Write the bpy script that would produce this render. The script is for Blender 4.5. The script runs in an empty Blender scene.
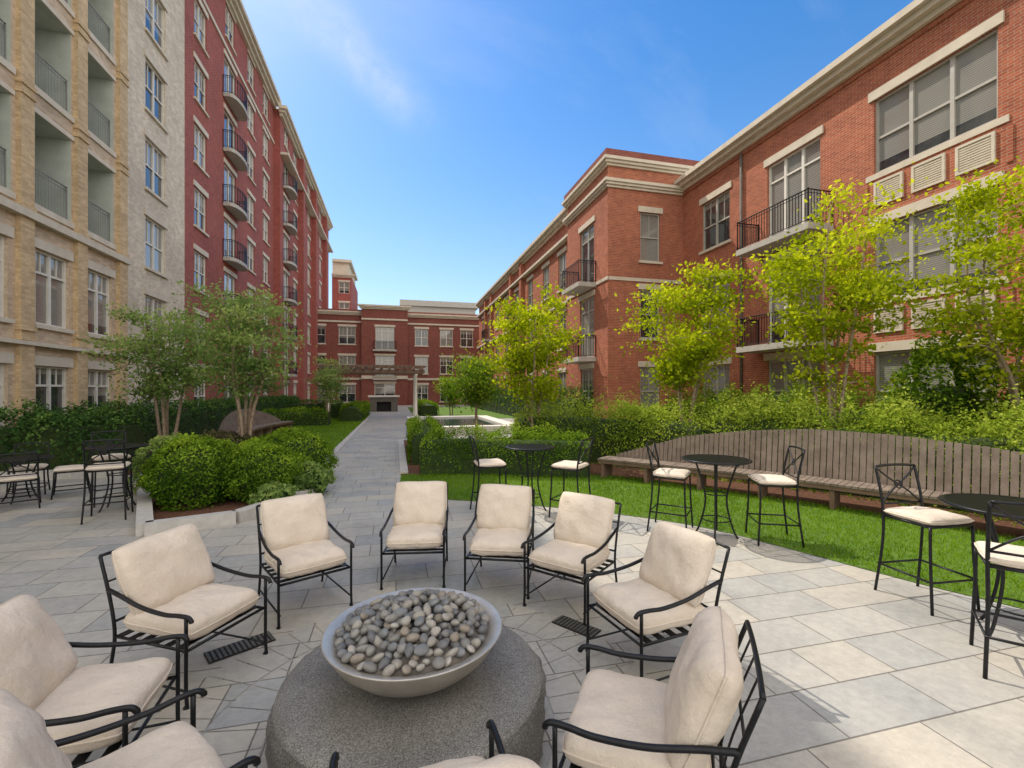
import bpy, math, random
import numpy as np
from mathutils import Vector, Matrix
random.seed(7); rng=np.random.default_rng(7)
C,S_=math.cos(math.radians(14.3)),math.sin(math.radians(14.3))
H=1.85
def at(x,d,z=0.0): return (C*x+S_*d, -S_*x+C*d, z)
scene=bpy.context.scene; col=scene.collection
scene.view_settings.view_transform='Standard'; scene.view_settings.look='None'; scene.view_settings.exposure=0
# ------------------------------------------------------------ materials
def newmat(n):
    m=bpy.data.materials.new(n); m.use_nodes=True; nt=m.node_tree; nt.nodes.clear()
    return m,nt,nt.nodes,nt.links
def N(nt,t,**k):
    n=nt.nodes.new(t)
    for a,b in k.items(): setattr(n,a,b)
    return n
def c4(c): return (c[0],c[1],c[2],1)
def principled(nt,rough=.6,metal=0,spec=.5):
    b=N(nt,'ShaderNodeBsdfPrincipled'); o=N(nt,'ShaderNodeOutputMaterial')
    b.inputs['Roughness'].default_value=rough; b.inputs['Metallic'].default_value=metal
    b.inputs['Specular IOR Level'].default_value=spec
    nt.links.new(b.outputs[0],o.inputs[0]); return b
def ramp(nt,fac,stops):
    r=N(nt,'ShaderNodeValToRGB'); e=r.color_ramp.elements
    while len(e)<len(stops): e.new(.5)
    for i,(p,c) in enumerate(stops): e[i].position=p; e[i].color=c4(c)
    nt.links.new(fac,r.inputs[0]); return r.outputs[0]
def noise(nt,vec,scale,detail=4,rough=.6):
    n=N(nt,'ShaderNodeTexNoise'); n.inputs['Scale'].default_value=scale; n.inputs['Detail'].default_value=detail; n.inputs['Roughness'].default_value=rough
    if vec: nt.links.new(vec,n.inputs['Vector'])
    return n.outputs['Fac']
def mixc(nt,fac,a,b,mode='MIX'):
    m=N(nt,'ShaderNodeMix',data_type='RGBA',blend_type=mode)
    for s,v in ((0,fac),(6,a),(7,b)):
        if hasattr(v,'is_output'): nt.links.new(v,m.inputs[s])
        elif s==0: m.inputs[0].default_value=v
        else: m.inputs[s].default_value=c4(v)
    return m.outputs[2]
def bump(nt,h,strength,dist,b):
    n=N(nt,'ShaderNodeBump'); n.inputs['Strength'].default_value=strength; n.inputs['Distance'].default_value=dist
    nt.links.new(h,n.inputs['Height']); nt.links.new(n.outputs[0],b.inputs['Normal'])
def noisy(name,c1,c2,scale=8,rough=.7,metal=0,bs=.2,bd=.01,spec=.4,bscale=None):
    m,nt,_,_l=newmat(name); b=principled(nt,rough,metal,spec)
    tc=N(nt,'ShaderNodeTexCoord'); v=tc.outputs['Object']
    f=noise(nt,v,scale,6); nt.links.new(ramp(nt,f,[(.3,c1),(.7,c2)]),b.inputs['Base Color'])
    if bs: bump(nt,noise(nt,v,bscale or scale*3,4),bs,bd,b)
    return m
def brick(name,c1,c2,mort,bw=.21,rh=.07,ms=.008,rough=.85):
    m,nt,_,_l=newmat(name); b=principled(nt,rough,0,.25)
    uv=N(nt,'ShaderNodeUVMap').outputs[0]
    t=N(nt,'ShaderNodeTexBrick'); t.inputs['Scale'].default_value=1
    t.inputs['Brick Width'].default_value=bw; t.inputs['Row Height'].default_value=rh
    t.inputs['Mortar Size'].default_value=ms; t.inputs['Mortar Smooth'].default_value=.1; t.inputs['Bias'].default_value=-.1
    t.inputs['Color1'].default_value=c4(c1); t.inputs['Color2'].default_value=c4(c2); t.inputs['Mortar'].default_value=c4(mort)
    nt.links.new(uv,t.inputs['Vector'])
    st=ramp(nt,noise(nt,uv,.35,5,.65),[(.3,(.82,.82,.82)),(.7,(1.08,1.06,1.04))])
    st2=ramp(nt,noise(nt,uv,3.0,4),[(.3,(.86,.86,.86)),(.7,(1.1,1.1,1.1))])
    o=mixc(nt,1.0,t.outputs['Color'],st,'MULTIPLY'); o=mixc(nt,1.0,o,st2,'MULTIPLY')
    nt.links.new(o,b.inputs['Base Color'])
    inv=N(nt,'ShaderNodeMath',operation='SUBTRACT'); inv.inputs[0].default_value=1; nt.links.new(t.outputs['Fac'],inv.inputs[1])
    bump(nt,inv.outputs[0],.6,.008,b)
    return m
M={}
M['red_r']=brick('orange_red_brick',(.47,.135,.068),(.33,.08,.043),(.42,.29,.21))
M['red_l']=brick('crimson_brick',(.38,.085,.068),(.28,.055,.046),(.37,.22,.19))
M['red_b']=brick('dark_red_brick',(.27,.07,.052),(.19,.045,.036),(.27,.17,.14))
M['tan']=brick('tan_brick',(.68,.53,.38),(.50,.37,.25),(.56,.48,.39))
M['pier']=brick('ochre_brick',(.72,.53,.31),(.52,.36,.19),(.52,.44,.33))
M['cream']=brick('cream_brick',(.78,.69,.56),(.60,.51,.39),(.6,.54,.46))
M['lime']=noisy('limestone',(.54,.475,.38),(.66,.595,.49),3,.8,bs=.15,bd=.01)
M['roofm']=noisy('roof_membrane',(.25,.25,.25),(.33,.32,.31),2,.9)
M['white']=noisy('painted_frame',(.66,.63,.57),(.74,.71,.65),5,.45,bs=0)
M['grayf']=noisy('gray_frame',(.40,.38,.34),(.46,.44,.40),5,.45,bs=0)
M['int']=noisy('plaster_interior',(.44,.47,.42),(.54,.57,.51),3,.9,bs=0)
M['iron']=noisy('black_iron',(.012,.013,.015),(.022,.023,.026),30,.38,metal=.5,bs=.1,bd=.001)
M['rail']=noisy('grey_railing',(.26,.265,.26),(.33,.33,.32),10,.5,metal=.2,bs=0)
M['slab']=noisy('concrete_slab',(.38,.36,.33),(.48,.46,.42),4,.85)
M['mulch']=noisy('mulch',(.10,.042,.025),(.26,.12,.07),28,.95,bs=1,bd=.05,bscale=60)
M['soil']=noisy('ground_soil',(.08,.10,.04),(.13,.13,.07),1,.95)
M['lawn']=noisy('lawn_base',(.06,.13,.012),(.12,.21,.022),5,.95,bs=.6,bd=.03,bscale=90)
M['kerb']=noisy('kerb_stone',(.40,.39,.37),(.52,.50,.47),9,.8)
M['coping']=noisy('pale_coping',(.66,.62,.55),(.76,.72,.66),6,.7)
M['trunk']=noisy('bark',(.20,.14,.09),(.40,.31,.23),14,.85,bs=.5,bd=.01)
M['wood']=noisy('bench_wood',(.125,.094,.075),(.235,.185,.148),5,.75,bs=.3,bd=.003,bscale=40)
M['pwood']=noisy('pergola_wood',(.15,.09,.065),(.23,.15,.105),5,.75)
M['bowl']=noisy('fire_bowl',(.42,.39,.34),(.55,.515,.455),9,.36,metal=.55,bs=.05,bd=.002)
M['steel']=noisy('steel',(.5,.48,.45),(.62,.6,.56),9,.3,metal=.9,bs=0)
M['grate']=noisy('grate_metal',(.09,.09,.085),(.15,.15,.14),20,.5,metal=.4,bs=0)
M['water']=noisy('water',(.03,.05,.06),(.04,.07,.08),3,.05,bs=.1,bd=.01,bscale=5)
M['dark']=noisy('dark_recess',(.01,.01,.01),(.02,.02,.02),3,.8,bs=0)
M['dstone']=noisy('dark_stone',(.10,.09,.08),(.18,.16,.14),5,.8)
def granite(name,k,bs):
    m,nt,_,l=newmat(name); b=principled(nt,.62,0,.4); v=N(nt,'ShaderNodeTexCoord').outputs['Object']
    a=ramp(nt,noise(nt,v,150,2,.8),[(.36,(.09*k,.088*k,.085*k)),(.5,(.20*k,.195*k,.185*k)),(.66,(.36*k,.35*k,.33*k))])
    s=ramp(nt,noise(nt,v,3,5),[(.3,(.75,.74,.72)),(.7,(1.1,1.08,1.06))])
    l.new(mixc(nt,1,a,s,'MULTIPLY'),b.inputs['Base Color']); bump(nt,noise(nt,v,28,7,.75),bs,.03,b); return m
M['granite']=granite('granite',.85,.08); M['granite_side']=granite('split_granite',.95,1.0)
def fabric():
    m,nt,_,l=newmat('cushion_fabric'); b=principled(nt,.95,0,.15); v=N(nt,'ShaderNodeTexCoord').outputs['Object']
    a=ramp(nt,noise(nt,v,5,5),[(.25,(.65,.56,.465)),(.75,(.76,.67,.575))])
    s=ramp(nt,noise(nt,v,260,2,.9),[(.3,(.84,.83,.82)),(.7,(1.06,1.06,1.06))])
    l.new(mixc(nt,1,a,s,'MULTIPLY'),b.inputs['Base Color'])
    ad=N(nt,'ShaderNodeMath',operation='MULTIPLY_ADD'); l.new(noise(nt,v,300,2),ad.inputs[0]); ad.inputs[1].default_value=.12; l.new(noise(nt,v,6,4),ad.inputs[2])
    bump(nt,ad.outputs[0],.7,.04,b); return m
M['fabric']=fabric()
def paving(name,bw,rh,rot=0):
    m,nt,_,l=newmat(name); b=principled(nt,.7,0,.35)
    uv=N(nt,'ShaderNodeUVMap').outputs[0]; mp=N(nt,'ShaderNodeMapping'); mp.inputs['Rotation'].default_value=(0,0,rot); l.new(uv,mp.inputs[0]); v=mp.outputs[0]
    t=N(nt,'ShaderNodeTexBrick'); t.offset=.37; t.squash=.62; t.squash_frequency=3; t.offset_frequency=2
    for k,x in (('Scale',1),('Brick Width',bw),('Row Height',rh),('Mortar Size',.0055),('Mortar Smooth',.3),('Bias',0)): t.inputs[k].default_value=x
    t.inputs['Color1'].default_value=(0,0,0,1); t.inputs['Color2'].default_value=(1,1,1,1); t.inputs['Mortar'].default_value=(.5,.5,.5,1)
    l.new(v,t.inputs['Vector'])
    base=ramp(nt,t.outputs['Color'],[(0,(.31,.32,.325)),(.3,(.42,.395,.355)),(.55,(.345,.345,.34)),(.8,(.45,.415,.365)),(1,(.365,.365,.36))])
    base=mixc(nt,t.outputs['Fac'],base,(.17,.155,.14))
    a=ramp(nt,noise(nt,v,.9,7,.72),[(.28,(.74,.76,.78)),(.5,(1,1,.99)),(.72,(1.14,1.12,1.07))])
    a2=ramp(nt,noise(nt,v,14,8,.8),[(.3,(.80,.80,.80)),(.7,(1.1,1.1,1.09))])
    o=mixc(nt,1,base,a,'MULTIPLY'); o=mixc(nt,1,o,a2,'MULTIPLY'); l.new(o,b.inputs['Base Color'])
    rr=ramp(nt,noise(nt,v,2.5,5),[(.3,(.5,.5,.5)),(.7,(.88,.88,.88))]); l.new(rr,b.inputs['Roughness'])
    s=N(nt,'ShaderNodeMath',operation='MULTIPLY_ADD'); l.new(t.outputs['Fac'],s.inputs[0]); s.inputs[1].default_value=-.8
    l.new(noise(nt,v,18,6),s.inputs[2]); bump(nt,s.outputs[0],.6,.01,b); return m
M['pave']=paving('bluestone_paving',.78,.38)
M['ring']=paving('ring_paving',.5,.4)
def glass(name,blind=.6):
    m,nt,_,l=newmat(name); b=principled(nt,.04,0,.9)
    oi=N(nt,'ShaderNodeObjectInfo').outputs['Random']; tc=N(nt,'ShaderNodeTexCoord').outputs['Generated']
    sx=N(nt,'ShaderNodeSeparateXYZ'); l.new(tc,sx.inputs[0])
    th=N(nt,'ShaderNodeMath',operation='MULTIPLY_ADD'); l.new(oi,th.inputs[0]); th.inputs[1].default_value=-1.3; th.inputs[2].default_value=1.0+(.5-blind)
    gt=N(nt,'ShaderNodeMath',operation='GREATER_THAN'); l.new(sx.outputs[2],gt.inputs[0]); l.new(th.outputs[0],gt.inputs[1])
    w=N(nt,'ShaderNodeMath',operation='MULTIPLY'); l.new(sx.outputs[2],w.inputs[0]); w.inputs[1].default_value=38
    fr=N(nt,'ShaderNodeMath',operation='FRACT'); l.new(w.outputs[0],fr.inputs[0])
    bl=ramp(nt,fr.outputs[0],[(0,(.12,.115,.10)),(.35,(.30,.29,.265)),(1,(.20,.195,.18))])
    dk=ramp(nt,noise(nt,N(nt,'ShaderNodeTexCoord').outputs['Object'],1.5,3),[(.3,(.012,.016,.02)),(.7,(.06,.065,.065))])
    l.new(mixc(nt,gt.outputs[0],dk,bl),b.inputs['Base Color'])
    bump(nt,noise(nt,N(nt,'ShaderNodeTexCoord').outputs['Object'],1.2,2),.08,.05,b)
    b.inputs['Coat Weight'].default_value=.6; b.inputs['Coat Roughness'].default_value=.02; return m
M['glass']=glass('window_glass',.45)
def leafmat(name,dark,mid,light,trans=.4):
    m,nt,_,l=newmat(name); o=N(nt,'ShaderNodeOutputMaterial')
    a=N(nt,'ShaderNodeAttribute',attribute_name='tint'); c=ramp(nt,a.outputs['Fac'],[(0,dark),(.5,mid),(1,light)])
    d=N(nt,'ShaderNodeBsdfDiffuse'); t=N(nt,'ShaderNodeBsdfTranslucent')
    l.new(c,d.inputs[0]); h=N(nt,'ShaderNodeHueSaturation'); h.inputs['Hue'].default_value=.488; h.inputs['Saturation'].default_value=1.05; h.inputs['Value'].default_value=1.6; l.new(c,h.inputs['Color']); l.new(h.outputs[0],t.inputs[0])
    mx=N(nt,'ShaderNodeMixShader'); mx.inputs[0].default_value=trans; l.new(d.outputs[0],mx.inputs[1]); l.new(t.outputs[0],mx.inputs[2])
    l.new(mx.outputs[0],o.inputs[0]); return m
M['lf_y']=leafmat('spring_leaves',(.13,.19,.010),(.30,.38,.020),(.48,.53,.04),.5)
M['lf_t']=leafmat('gray_green_leaves',(.09,.16,.045),(.21,.31,.085),(.37,.46,.14),.42)
M['lf_b']=leafmat('boxwood_leaves',(.04,.10,.010),(.14,.245,.022),(.31,.43,.045),.3)
M['lf_d']=leafmat('evergreen_leaves',(.025,.06,.02),(.06,.13,.032),(.16,.26,.06),.15)
M['lf_h']=leafmat('shrub_leaves',(.10,.17,.018),(.26,.36,.04),(.47,.54,.10),.4)
M['lf_p']=leafmat('purple_leaves',(.04,.03,.025),(.08,.07,.04),(.14,.13,.06),.2)
M['lf_g']=leafmat('grass_blades',(.08,.17,.012),(.15,.27,.018),(.23,.35,.03),.35)
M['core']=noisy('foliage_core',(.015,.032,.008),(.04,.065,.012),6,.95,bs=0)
# ------------------------------------------------------------ mesh builder
def spline(pts,k=6):
    P=[Vector(p) for p in pts]; out=[]
    for i in range(len(P)-1):
        a=P[i-1] if i>0 else P[0]*2-P[1]; b=P[i]; c=P[i+1]; d=P[i+2] if i+2<len(P) else P[-1]*2-P[-2]
        for j in range(k):
            t=j/k; out.append(.5*((2*b)+(c-a)*t+(2*a-5*b+4*c-d)*t*t+(3*b-a-3*c+d)*t**3))
    out.append(P[-1]); return out
class MB:
    def __init__(s): s.v=[]; s.f=[]; s.m=[]; s.s=[]
    def add(s,v,f,mat=0,sm=False):
        o=len(s.v); s.v+= [tuple(p) for p in v]
        for q in f: s.f.append(tuple(i+o for i in q)); s.m.append(mat); s.s.append(sm)
    def box(s,a,b,mat=0):
        x0,x1=sorted((a[0],b[0])); y0,y1=sorted((a[1],b[1])); z0,z1=sorted((a[2],b[2]))
        s.add([(x0,y0,z0),(x1,y0,z0),(x1,y1,z0),(x0,y1,z0),(x0,y0,z1),(x1,y0,z1),(x1,y1,z1),(x0,y1,z1)],
              [(3,2,1,0),(4,5,6,7),(0,1,5,4),(1,2,6,5),(2,3,7,6),(3,0,4,7)],mat)
    def obox(s,c,ax,ay,z0,z1,mat=0,zt=None):
        P=[(-1,-1),(1,-1),(1,1),(-1,1)]; v=[]
        for z in (z0,z1):
            for (i,j) in P: v.append((c[0]+ax[0]*i+ay[0]*j,c[1]+ax[1]*i+ay[1]*j,z))
        s.add(v,[(3,2,1,0),(4,5,6,7),(0,1,5,4),(1,2,6,5),(2,3,7,6),(3,0,4,7)],mat)
    def quad(s,a,b,c,d,mat=0): s.add([a,b,c,d],[(0,1,2,3)],mat)
    def tube(s,pts,r=.01,n=6,mat=0,closed=False):
        P=[Vector(p) for p in pts]; L=len(P); R=r if hasattr(r,'__len__') else [r]*L
        T=[]
        for i in range(L):
            if closed: t=P[(i+1)%L]-P[i-1]
            else: t=P[min(i+1,L-1)]-P[max(i-1,0)]
            T.append(t.normalized() if t.length>1e-9 else Vector((0,0,1)))
        up=Vector((0,0,1)) if abs(T[0].z)<.9 else Vector((1,0,0))
        u=(up-T[0]*up.dot(T[0])).normalized(); v=[];f=[]
        for i in range(L):
            u=(u-T[i]*u.dot(T[i])).normalized(); w=T[i].cross(u)
            for j in range(n):
                a=2*math.pi*j/n; v.append(P[i]+(u*math.cos(a)+w*math.sin(a))*R[i])
        for i in range(L if closed else L-1):
            k=(i+1)%L
            for j in range(n): f.append((i*n+j,i*n+(j+1)%n,k*n+(j+1)%n,k*n+j))
        if not closed: f.append(tuple(range(n-1,-1,-1))); f.append(tuple(range((L-1)*n,L*n)))
        s.add(v,f,mat,True)
    def lathe(s,prof,n=48,mat=0,wob=None,sm=True):
        v=[];f=[]
        for i,(r,z) in enumerate(prof):
            for j in range(n):
                a=2*math.pi*j/n; rr=r; zz=z
                if wob: rr,zz=wob(r,z,a,i)
                v.append((rr*math.cos(a),rr*math.sin(a),zz))
        for i in range(len(prof)-1):
            for j in range(n): f.append((i*n+j,i*n+(j+1)%n,(i+1)*n+(j+1)%n,(i+1)*n+j))
        s.add(v,f,mat,sm)
    def mesh(s,name,mats):
        me=bpy.data.meshes.new(name); me.from_pydata(s.v,[],s.f); 
        for m in mats: me.materials.append(M[m] if isinstance(m,str) else m)
        me.polygons.foreach_set('material_index',s.m); me.polygons.foreach_set('use_smooth',s.s)
        boxuv(me); me.update(); return me
def boxuv(me):
    uv=me.uv_layers.new(name='UVMap'); nv=len(me.vertices); nl=len(me.loops)
    co=np.empty(nv*3); me.vertices.foreach_get('co',co); co=co.reshape(-1,3)
    li=np.empty(nl,dtype=np.int32); me.loops.foreach_get('vertex_index',li)
    nm=np.empty(len(me.polygons)*3); me.polygons.foreach_get('normal',nm); nm=np.abs(nm.reshape(-1,3))
    lt=np.empty(len(me.polygons),dtype=np.int32); me.polygons.foreach_get('loop_total',lt)
    ax=np.repeat(np.argmax(nm,1),lt); p=co[li]; o=np.empty((nl,2))
    o[:,0]=np.where(ax==0,p[:,1],p[:,0]); o[:,1]=np.where(ax==2,p[:,1],p[:,2])
    uv.data.foreach_set('uv',o.ravel())
def obj(name,data,parent=None,loc=(0,0,0),rot=(0,0,0),**k):
    o=bpy.data.objects.new(name,data); col.objects.link(o); o.location=loc; o.rotation_euler=rot
    if parent: o.parent=parent
    for a,b in k.items(): o[a]=b
    return o
def thing(name,label,cat,loc=(0,0,0),rz=0,group=None,data=None):
    o=obj(name,data,None,loc,(0,0,rz),label=label,category=cat)
    if group: o['group']=group
    return o
def copytree(root,loc,rz,**k):
    def cp(o,par):
        n=o.copy(); col.objects.link(n)
        if par: n.parent=par
        for ch in o.children: cp(ch,n)
        return n
    n=cp(root,None); n.location=loc; n.rotation_euler=(0,0,rz)
    for a,b in k.items(): n[a]=b
    return n
def structure(name,mb,mats,label=None):
    o=obj(name,mb.mesh(name,mats)); o['kind']='structure'; return o
# ------------------------------------------------------------ foliage
def leafcloud(name,P,size,tint,mat,nrm=None,flat=.5,asp=.5):
    n=len(P); a=rng.normal(size=(n,3))
    if nrm is not None: a=a*flat+nrm*(1.0)
    a/=np.linalg.norm(a,axis=1)[:,None]
    t=rng.normal(size=(n,3)); t-=a*(t*a).sum(1)[:,None]; t/=np.linalg.norm(t,axis=1)[:,None]
    b=np.cross(a,t); sz=size*rng.uniform(.6,1.3,n)[:,None]
    V=np.empty((n,4,3)); V[:,0]=P-t*sz*.5; V[:,1]=P+b*sz*asp*.5+a*sz*.08; V[:,2]=P+t*sz*.5; V[:,3]=P-b*sz*asp*.5+a*sz*.08
    V[:,:,2]=np.maximum(V[:,:,2],.004)
    me=bpy.data.meshes.new(name); me.vertices.add(n*4); me.vertices.foreach_set('co',V.ravel())
    me.loops.add(n*4); me.loops.foreach_set('vertex_index',np.arange(n*4,dtype=np.int32))
    me.polygons.add(n); me.polygons.foreach_set('loop_start',np.arange(0,n*4,4,dtype=np.int32)); 
    me.update(calc_edges=True)
    at_=me.attributes.new('tint','FLOAT','POINT'); at_.data.foreach_set('value',np.repeat(np.clip(tint,0,1),4).astype(np.float32))
    me.materials.append(M[mat]); return me
def lump(p,f,seed):
    s=seed*1.7
    return (np.sin(p[:,0]*f+s)*np.sin(p[:,1]*f*1.1+2*s)+np.sin(p[:,2]*f*1.3+s)*np.sin(p[:,0]*f*.7-s)+.6*np.sin(p[:,1]*f*2.1+s)*np.sin(p[:,2]*f*2.3+s)*np.sin(p[:,0]*f*1.9))/2
def shrub(name,label,loc,rx,ry,h,mat='lf_b',leaf=.045,n=7000,seed=1,rough=.12,cat='shrub',z0=0,core=.86):
    d=rng.normal(size=(n,3)); d/=np.linalg.norm(d,axis=1)[:,None]; d[:,2]=np.where(d[:,2]<-.8,-d[:,2],d[:,2])
    lm=lump(d,4.0,seed)+.6*lump(d,9.0,seed+5); r=1+rough*lm; dep=np.abs(rng.normal(size=n))*.07; rr=r-dep+rng.exponential(.03,n)
    P=d*rr[:,None]*np.array([rx,ry,h*.55]); P[:,2]+=h*.45; P[:,2]=np.maximum(P[:,2],.02)
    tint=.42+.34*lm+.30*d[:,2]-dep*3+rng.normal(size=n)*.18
    root=thing(name,label,cat,(loc[0],loc[1],z0))
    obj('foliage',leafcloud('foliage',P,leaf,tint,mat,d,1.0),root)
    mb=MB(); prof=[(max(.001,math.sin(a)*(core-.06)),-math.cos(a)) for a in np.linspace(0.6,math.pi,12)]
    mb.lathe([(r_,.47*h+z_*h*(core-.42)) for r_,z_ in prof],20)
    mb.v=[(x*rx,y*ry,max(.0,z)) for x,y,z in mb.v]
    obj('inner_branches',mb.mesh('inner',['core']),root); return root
def hedge(name,label,pts,w,h,mat='lf_b',leaf=.05,dens=900,seed=1,rough=.10,cat='hedge',spray=.025):
    pl=np.array([[p[0],p[1]] for p in spline([(a,b,0) for a,b in pts],8)]); o=pl[0].copy(); pl=pl-o
    seg=np.linalg.norm(np.diff(pl,axis=0),axis=1); cum=np.r_[0,np.cumsum(seg)]; L=cum[-1]
    n=int(dens*L*(w+2*h)); t=rng.uniform(0,L,n); i=np.clip(np.searchsorted(cum,t)-1,0,len(seg)-1)
    fr=(t-cum[i])/seg[i]; base=pl[i]+(pl[i+1]-pl[i])*fr[:,None]; tg=(pl[i+1]-pl[i])/seg[i][:,None]; nr=np.c_[-tg[:,1],tg[:,0]]
    th=rng.uniform(-.12,math.pi+.12,n); c,s=np.cos(th),np.sin(th); e=.45
    cx=np.sign(c)*np.abs(c)**e*w/2; cz=np.sign(s)*np.abs(s)**e*h
    q=np.c_[base+nr*cx[:,None],cz]; lm=lump(q,5.0/max(w,.8),seed)+.6*lump(q,11,seed+2); dep=np.abs(rng.normal(size=n))*.05
    k=1+rough*lm-dep+rng.exponential(spray,n)
    endf=np.clip(np.minimum(t,L-t)/(w*.35),0,1)**.5*.25+.75
    P=np.c_[base+nr*(cx*k*endf)[:,None],np.maximum(cz*k*endf,.02)]
    nn=np.c_[nr*c[:,None],s]
    root=thing(name,label,cat,(o[0],o[1],0))
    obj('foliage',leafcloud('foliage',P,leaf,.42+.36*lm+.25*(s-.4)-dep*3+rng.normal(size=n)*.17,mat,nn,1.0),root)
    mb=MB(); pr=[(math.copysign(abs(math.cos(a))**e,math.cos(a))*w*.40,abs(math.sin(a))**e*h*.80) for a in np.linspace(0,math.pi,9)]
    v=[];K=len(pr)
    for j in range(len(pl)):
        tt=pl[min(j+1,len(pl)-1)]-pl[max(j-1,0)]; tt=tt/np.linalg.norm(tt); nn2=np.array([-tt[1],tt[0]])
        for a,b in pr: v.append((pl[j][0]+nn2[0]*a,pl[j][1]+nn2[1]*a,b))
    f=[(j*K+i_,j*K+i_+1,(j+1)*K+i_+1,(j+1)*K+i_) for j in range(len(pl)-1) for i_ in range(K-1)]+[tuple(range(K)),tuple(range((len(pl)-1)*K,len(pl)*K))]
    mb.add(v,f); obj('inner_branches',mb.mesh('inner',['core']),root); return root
def tree(name,label,loc,top,bottom,rx,mat,nl=8000,leaf=.09,stems=4,ncl=70,seed=1,sig=.2,r0=.05,spread=.5,cat='tree'):
    R=np.random.default_rng(seed); root=thing(name,label,cat,(loc[0],loc[1],0))
    cz=(top+bottom)/2; rz=(top-bottom)/2; mb=MB(); samp=[]
    for s in range(stems):
        a=2*math.pi*(s+R.uniform(-.3,.3))/stems; rr=spread*rx*R.uniform(.6,1.1)
        e=Vector((math.cos(a)*rr,math.sin(a)*rr,cz+rz*R.uniform(.25,.75)))
        b=Vector((math.cos(a)*r0*1.4,math.sin(a)*r0*1.4,-.02)) if stems>1 else Vector((0,0,-.02))
        m1=b.lerp(e,.33)+Vector((R.normal()*.05-math.cos(a)*rr*.12,R.normal()*.05-math.sin(a)*rr*.12,.1)); m2=b.lerp(e,.66)+Vector((R.normal()*.08,R.normal()*.08,0))
        P=spline([b,m1,m2,e],7); L=len(P); mb.tube(P,[r0*(1-.8*i/L)*(1.25 if i==0 else 1) for i in range(L)],7)
        samp+= [(p,r0*(1-.8*i/L)) for i,p in enumerate(P) if p.z>bottom*.75]
    cl=[]
    for i in range(ncl):
        d=R.normal(size=3); d/=np.linalg.norm(d); r=R.uniform(.12,1)**.5*R.uniform(.78,1.16)
        w=1.0 if d[2]>-.2 else .8
        c=Vector((d[0]*r*rx*w,d[1]*r*rx*w,cz+d[2]*r*rz)); 
        sp,sr=min(samp,key=lambda q:(q[0]-c).length+ (2.0 if q[0].z>c.z+.1 else 0)*1.0)
        mid=sp.lerp(c,.5)+Vector((R.normal()*.05,R.normal()*.05,R.uniform(.0,.12)))
        T=spline([sp,mid,c],4); mb.tube(T,[max(.005,min(sr*.7,.024)*(1-.8*j/len(T))) for j in range(len(T))],5); cl.append((c,T,r))
    per=nl//ncl; Ps=[];ti=[]
    for c,T,r in cl:
        k=int(per*R.uniform(.5,1.5)); g=R.normal(size=(k,3))*sig*np.array([1.2,1.2,.5])*R.uniform(.7,1.35)
        fr=R.uniform(.35,1.08,k); q=np.array([tuple(T[min(len(T)-1,int(x*(len(T)-1)))]) for x in np.minimum(fr,1)])
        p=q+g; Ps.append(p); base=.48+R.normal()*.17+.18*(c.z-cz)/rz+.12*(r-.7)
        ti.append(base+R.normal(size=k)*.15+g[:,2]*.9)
    P=np.concatenate(Ps); t=np.concatenate(ti); keep=P[:,2]>.3; P=P[keep];t=t[keep]
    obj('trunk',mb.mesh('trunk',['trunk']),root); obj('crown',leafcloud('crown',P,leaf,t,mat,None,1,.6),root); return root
# ------------------------------------------------------------ ground
def sheet(name,pts,z,mat):
    mb=MB(); mb.add([(p[0],p[1],z) for p in pts],[tuple(range(len(pts)))],0); return structure(name,mb,[mat])
sheet('ground',[(-400,-400),(400,-400),(400,600),(-400,600)],-.03,'soil')
sheet('terrace_paving',[(-9.3,-14),(13.2,-14),(13.2,57.9),(-9.3,57.9)],0,'pave')
near=[(-1.94,7.87),(-.2,7.45),(1.33,6.9),(2.54,6.15),(3.29,5.2),(3.85,4.39),(4.35,3.79),(5.2,2.6),(6.6,1.6),(8,1.2)]
far=[(8.6,3),(7.3,4.3),(6.35,5.6),(5.55,6.7),(4.15,8.1),(2.1,9.8),(-.3,9.95),(-2.42,9.9)]
nw=[tuple(p)[:2] for p in spline([at(*p) for p in near],6)]; fw=[tuple(p)[:2] for p in spline([at(*p) for p in far],5)]
lawnp=nw+fw
sheet('lawn',lawnp,.006,'lawn')
bedp=[p for p in reversed(fw)]+[(12.85,0.5),(12.85,18.4),(9.0,18.45),(9.0,17.2),(.2,17.2)]
sheet('planting_bed',bedp,.010,'mulch')
sheet('planting_bed',[at(-4.68,5.85)[:2],at(-3.85,6.4)[:2],at(-3.5,7.9)[:2],(-1.85,12),(-1.85,14),(-5.6,14),at(-7.6,9.4)[:2]],.010,'mulch')
sheet('planting_bed',[(-9.1,11.6),(-5.62,11.6),(-5.62,34),(-9.1,34)],.012,'mulch')
lawn2=[(-5.55,13.2),(-1.85,13.2),(-1.85,36),(-5.55,36)]
sheet('lawn',lawn2,.016,'lawn')
sheet('lawn',[(1.2,29),(9,29),(9,50),(1.2,50)],.016,'lawn')
def inpoly(P,poly):
    x,y=P[:,0],P[:,1]; r=np.zeros(len(P),bool); j=len(poly)-1
    for i in range(len(poly)):
        xi,yi=poly[i];xj,yj=poly[j]
        if yi!=yj: r^=((yi>y)!=(yj>y))&(x<(xj-xi)*(y-yi)/(yj-yi)+xi)
        j=i
    return r
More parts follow.
